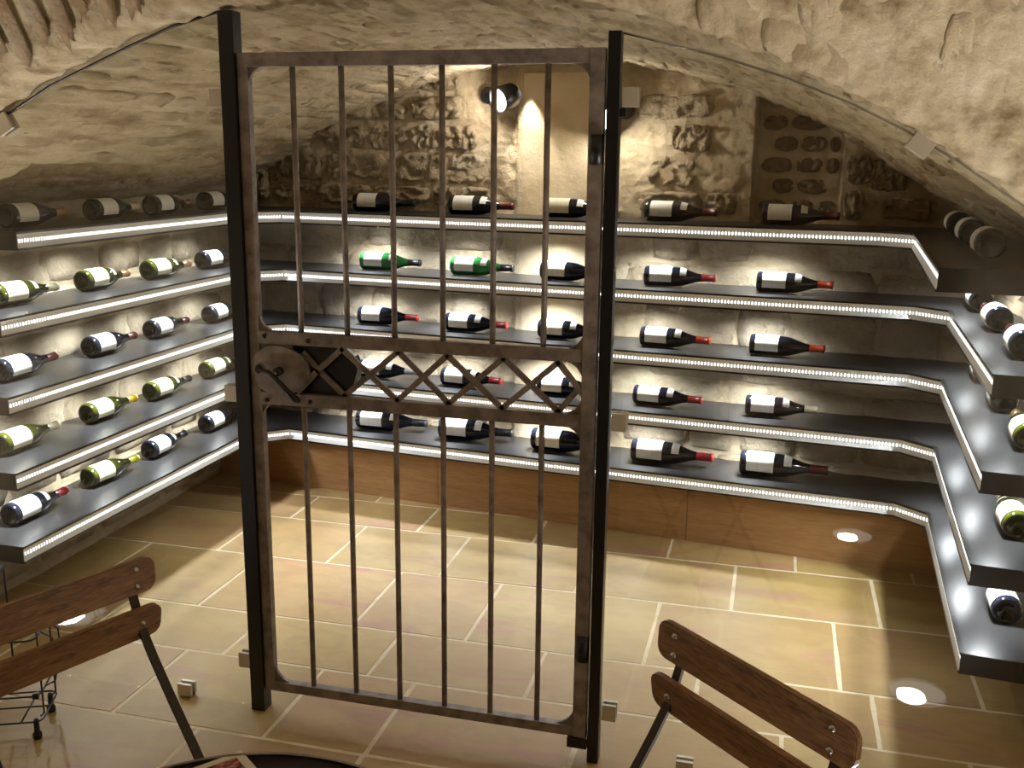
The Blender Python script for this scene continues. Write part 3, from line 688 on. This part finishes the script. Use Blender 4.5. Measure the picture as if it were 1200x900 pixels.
# hinges and the pivot shoe at the foot
gbox('pivot_shoe', -.462, -.408, .040, .0685, -.024, .016, M_BLACK)
for z in (1.615, 0.33):
    h = link('hinge', tube_me('hinge', [(0, 0, -.035), (0, 0, .035)], .017, 14), M_BLACK, gate, (gx(-.4265), -.012, z))
    link('leaf', box_me('leaf', .005, .0145, -.004, .006, -.03, .03, .001), M_BLACK, h)

# ------------------------------------------------------------------ wall spotlights on the end wall
def wall_lamp(x, z, aim, target, label, lit, sd, wash_at, wash_aim, wash_cone, wash, beam):
    b = bw(x, z, 0.03)
    root = empty('wall_spotlight', b); tag(root, label, 'spotlight')
    nrm = -BN
    def along(me, nm, p, d, m, par=root):
        o = link(nm, me, m, par, p); o.rotation_euler = Vector(d).to_track_quat('Z', 'Y').to_euler(); return o
    along(lathe_me('wall_mount', [(-.03, 0), (-.03, .036), (.016, .036), (.020, .033), (.020, 0)], 24, axis='z'), 'wall_mount', Vector((0, 0, 0)), nrm, M_LAMP)
    hp = nrm * 0.075 + BD * 0.075 * sd + Vector((0, 0, -.012))
    link('arm', tube_me('arm', [nrm * .012, nrm * .05 + BD * .03 * sd, hp - nrm * .01], .013, 10), M_LAMP, root)
    d = Vector(aim).normalized()
    hd = along(lathe_me('lamp_head', [(-.05, 0), (-.05, .042), (-.035, .052), (.05, .057), (.052, .055), (.047, .048), (.030, .046), (.030, 0)], 28, axis='z'), 'lamp_head', hp, d, M_LAMP)
    ln = link('lens', lathe_me('lens', [(.046, 0), (.046, .0455)], 24, axis='z'), M_LAMPLENS, hd)
    ld = bpy.data.lights.new('spot_beam', 'SPOT'); ld.energy = lit * beam * 4; ld.color = (1.0, 0.94, 0.84); ld.spot_size = math.radians(84); ld.spot_blend = 0.8; ld.shadow_soft_size = 0.035
    lo = bpy.data.objects.new('spot_beam', ld); COL.objects.link(lo); lo.parent = root; lo.location = hp + d * .058; lo.rotation_euler = (b + hp - Vector(target)).to_track_quat('Z', 'Y').to_euler()
    # added spot outside the head, with no visible source, brightens the wall beside it
    ld = bpy.data.lights.new('added_wash_beam', 'SPOT'); ld.energy = wash * 4; ld.color = (1.0, 0.92, 0.78); ld.spot_size = math.radians(wash_cone); ld.spot_blend = 0.3; ld.shadow_soft_size = 0.012
    lo = bpy.data.objects.new('added_wash_beam', ld); COL.objects.link(lo); lo.parent = root; lo.location = BD * wash_at[0] + nrm * wash_at[1] + Vector((0, 0, wash_at[2]))
    lo.rotation_euler = (-(BD * wash_aim[0] + nrm * wash_aim[1] + Vector((0, 0, wash_aim[2])))).to_track_quat('Z', 'Y').to_euler()
    ld = bpy.data.lights.new('spill', 'POINT'); ld.energy = lit * 1.1; ld.color = (1.0, 0.94, 0.84); ld.shadow_soft_size = 0.02
    lo = bpy.data.objects.new('spill', ld); COL.objects.link(lo); lo.parent = root; lo.location = hp + d * .075
    return root
wall_lamp(-1.28, 1.858, (-0.57, -0.82, -0.34), (-1.25, 3.2, 0), 'black swivel spotlight glowing on the end wall below the vault', WALL_LAMP_W, 1.5, (0.195, 0.062, 0.075), (0.0, -0.10, -1), 48, WALL_WASH_W, 0.15)
wall_lamp(-0.655, 1.79, (0.15, -0.75, -0.62), (0.0, 3.3, 0), 'black swivel spotlight on the end wall behind the gate hinge post', WALL_LAMP_W, -1, (0.02, 0.11, -0.06), (0.7, -0.1, -1), 110, WALL_WASH_W * .07, 0.4)

# ------------------------------------------------------------------ recessed floor uplights in front of the glass
def uplight(x, y, label, e=1.0):
    root = empty('floor_uplight', (x, y, 0)); tag(root, label, 'floor light', 'recessed floor uplights')
    link('trim_ring', lathe_me('trim_ring', [(-.01, .082), (.0035, .082), (.004, .086), (.003, .098), (.0005, .10), (-.01, .10)], 36, axis='z'), M_STEEL, root)
    link('diffuser', lathe_me('diffuser', [(.0018, .0), (.0018, .083)], 36, axis='z'), M_UPGLOW, root)
    link('lens', lathe_me('lens', [(.0036, .0), (.0036, .041), (.0015, .042)], 28, axis='z'), M_UPLENS, root, (-.022, .028, 0))
    ld = bpy.data.lights.new('up_beam', 'SPOT'); ld.energy = UPLIGHT_W * 10 * e / 4; ld.color = (1.0, 0.94, 0.84); ld.spot_size = math.radians(112); ld.spot_blend = 0.9; ld.shadow_soft_size = 0.036
    lo = bpy.data.objects.new('up_beam', ld); COL.objects.link(lo); lo.parent = root; lo.location = (0, 0, .012); lo.rotation_euler = (PI, 0, 0)
uplight(0.508, 1.835, 'round steel floor uplight beside the glass, hinge side of the gate')
uplight(0.40, 0.49, 'round steel floor uplight away from the glass, hinge side of the gate')
uplight(-2.286, 2.076, 'round steel floor uplight beside the wire basket')
uplight(-2.25, 0.55, 'round steel floor uplight away from the glass, basket side')

# ------------------------------------------------------------------ folding bistro chairs
def rslat(nm, L, hgt, th, y, z, tilt, par):
    bm = bmesh.new(); r = hgt * 0.32; poly = []
    for (cx, cz, a0) in ((L / 2 - r, hgt / 2 - r, 0), (-L / 2 + r, hgt / 2 - r, PI / 2), (-L / 2 + r, -hgt / 2 + r, PI), (L / 2 - r, -hgt / 2 + r, 3 * PI / 2)):
        for q in range(5): t = a0 + PI / 2 * q / 4; poly.append((cx + r * math.cos(t), cz + r * math.sin(t)))
    add_prism(bm, poly, -th / 2, th / 2, 'y')
    bmesh.ops.bevel(bm, geom=[e for e in bm.edges if abs((e.verts[0].co - e.verts[1].co).y) < 1e-5], offset=.0022, segments=2, affect='EDGES')
    o = link(nm, from_bm(nm, bm), M_TEAK, par, (0, y, z)); o.rotation_euler.x = tilt; return o
def chair(loc, rz, label):
    root = empty('folding_chair', loc, rz); tag(root, label, 'chair', 'wood-slat folding chairs')
    prof = [(-.192, .822), (-.190, .76), (-.170, .70), (-.135, .645), (-.085, .575), (-.02, .49), (.09, .33), (.26, 0.0)]
    back = [(.27, .43), (.20, .38), (-.17, 0.0)]
    for s in (-1, 1):
        bm = bmesh.new(); strap(bm, [(s * .165, y, z) for y, z in prof], .017, .006); link('front_leg', from_bm('front_leg', bm), M_CHAIR, root)
        bm = bmesh.new(); strap(bm, [(s * .150, y, z) for y, z in back], .006, .018); link('rear_leg', from_bm('rear_leg', bm), M_BLACK, root)
        bm = bmesh.new(); strap(bm, [(s * .158, -.02, .440), (s * .158, .34, .445)], .006, .02); link('seat_rail', from_bm('seat_rail', bm), M_BLACK, root)
    link('stretcher', tube_me('stretcher', [(-.165, .1875, .14), (.165, .1875, .14)], .005, 8), M_BLACK, root); link('stretcher', tube_me('stretcher', [(-.15, -.063, .11), (.15, -.063, .11)], .005, 8), M_BLACK, root)
    for i in range(6): rslat('seat_slat', .40, .045, .014, .025 + i * .058, .458, PI / 2, root)
    t = rslat('back_slat', .415, .068, .015, -.180, .800, math.radians(2), root); u = rslat('back_slat', .415, .066, .015, -.170, .708, math.radians(-10), root)
    rv = lathe_me('rivet', [(0, .0065), (.003, .0055), (.0045, .003), (.0045, 0)], 10, axis='z')
    for s in (-1, 1):
        for (par, zz) in ((t, .016), (t, -.018), (u, .002)):
            o = link('rivet', rv, M_CHROME, par, (s * .165, .0072, zz)); o.rotation_euler.x = -PI / 2
    return root
chair((-.119, 1.348, 0), math.radians(137.3), 'folding bistro chair with dark teak slats on the hinge side of the gate')
chair((-1.049, 1.365, 0), math.radians(-111.7), 'folding bistro chair with worn teak slats beside the wire basket')

# ------------------------------------------------------------------ round table and the card on it
tb = empty('round_table', (-.592, .918, 0)); tag(tb, 'small round dark wooden table with metal rim between the folding chairs', 'table')
link('table_top', lathe_me('table_top', [(.715, 0), (.715, .288), (.718, .292), (.737, .292), (.740, .289), (.740, 0)], 64, axis='z'), M_TABLE, tb)
link('rim', lathe_me('rim', [(.712, .2915), (.712, .299), (.7405, .299), (.7420, .297), (.7420, .2915)], 64, axis='z'), M_IRON, tb)
link('column', tube_me('column', [(0, 0, .03), (0, 0, .716)], .03, 20), M_BLACK, tb)
link('foot', lathe_me('foot', [(0, 0), (0, .21), (.012, .21), (.03, .05), (.035, .03), (.035, 0)], 40, axis='z'), M_BLACK, tb)
def print_mat():
    m, nt, b = mat('card_print')
    f = tex(nt, 70, 4, 0.6, (1, 3, 1)); nt.links.new(ramp(nt, [(0.4, (0.02, 0.01, 0.012)), (0.52, (0.35, 0.02, 0.03)), (0.62, (0.5, 0.35, 0.3))], f), b.inputs['Base Color']); b.inputs['Roughness'].default_value = .35
    return m
card = empty('menu_card', (-.720, 1.107, .7405), math.radians(52)); tag(card, 'white-bordered card with dark red picture lying on the round table', 'card')
link('paper', box_me('paper', -.075, .075, -.05, .05, 0, .0012), plain('card_paper', (.72, .68, .58), .6), card)
link('picture', box_me('picture', -.062, .062, -.038, .038, .0012, .0015), print_mat(), card)

# ------------------------------------------------------------------ wire bottle basket on the floor
bk = empty('wire_basket', (-2.02, 2.16, 0), math.radians(24)); tag(bk, 'tall black wire bottle carrier on short rubber feet in front of the glass', 'basket')
def rrect(hx, hy, z, r=.025):
    pts = []
    for (cx, cy, a0) in ((hx - r, hy - r, 0), (-hx + r, hy - r, PI / 2), (-hx + r, -hy + r, PI), (hx - r, -hy + r, 3 * PI / 2)):
        for q in range(6): t = a0 + PI / 2 * q / 5; pts.append((cx + r * math.cos(t), cy + r * math.sin(t), z))
    return pts + [pts[0]]
for z, hx, hy in ((.058, .115, .085), (.135, .115, .085), (.30, .115, .085)):
    link('ring', tube_me('ring', rrect(hx, hy, z), .0028, 8), M_BLACK, bk)
for (x, y) in ((.115, .06), (.115, -.06), (-.115, .06), (-.115, -.06)):
    link('upright', tube_me('upright', [(x * .9, y * .9, .058), (x, y, .07), (x, y, .33)], .0026, 8), M_BLACK, bk)
for x in (-.06, .06): link('cross_wire', tube_me('cross_wire', [(x, -.085, .058), (x, .085, .058)], .0026, 8), M_BLACK, bk)
link('cross_wire', tube_me('cross_wire', [(-.115, 0, .058), (.115, 0, .058)], .0026, 8), M_BLACK, bk)
for s in (-1, 1):
    link('side_loop', tube_me('side_loop', [(.115, s * .03, .30), (.145, s * .03, .28), (.15, s * .03, .18), (.143, s * .03, .15), (.115, s * .03, .135)], .0026, 8), M_BLACK, bk)
    link('handle_stay', tube_me('handle_stay', [(0, s * .085, .135), (0, s * .085, .45)], .003, 8), M_BLACK, bk)
link('handle', tube_me('handle', [(0, -.086, .452), (0, .086, .452)], .008, 10), M_BLACK, bk)
for (x, y) in ((.095, .07), (.095, -.07), (-.095, .07), (-.095, -.07)):
    link('foot', lathe_me('foot', [(0, 0), (0, .010), (.004, .0125), (.016, .0125), (.022, .008), (.056, .007), (.060, .004), (.060, 0)], 14, axis='z'), M_BLACK, bk, (x, y, 0))
    link('clip', box_me('clip', -.008, .008, -.006, .006, .127, .143, .002), M_BLACK, bk, (x * 1.1, y * 1.15, 0))
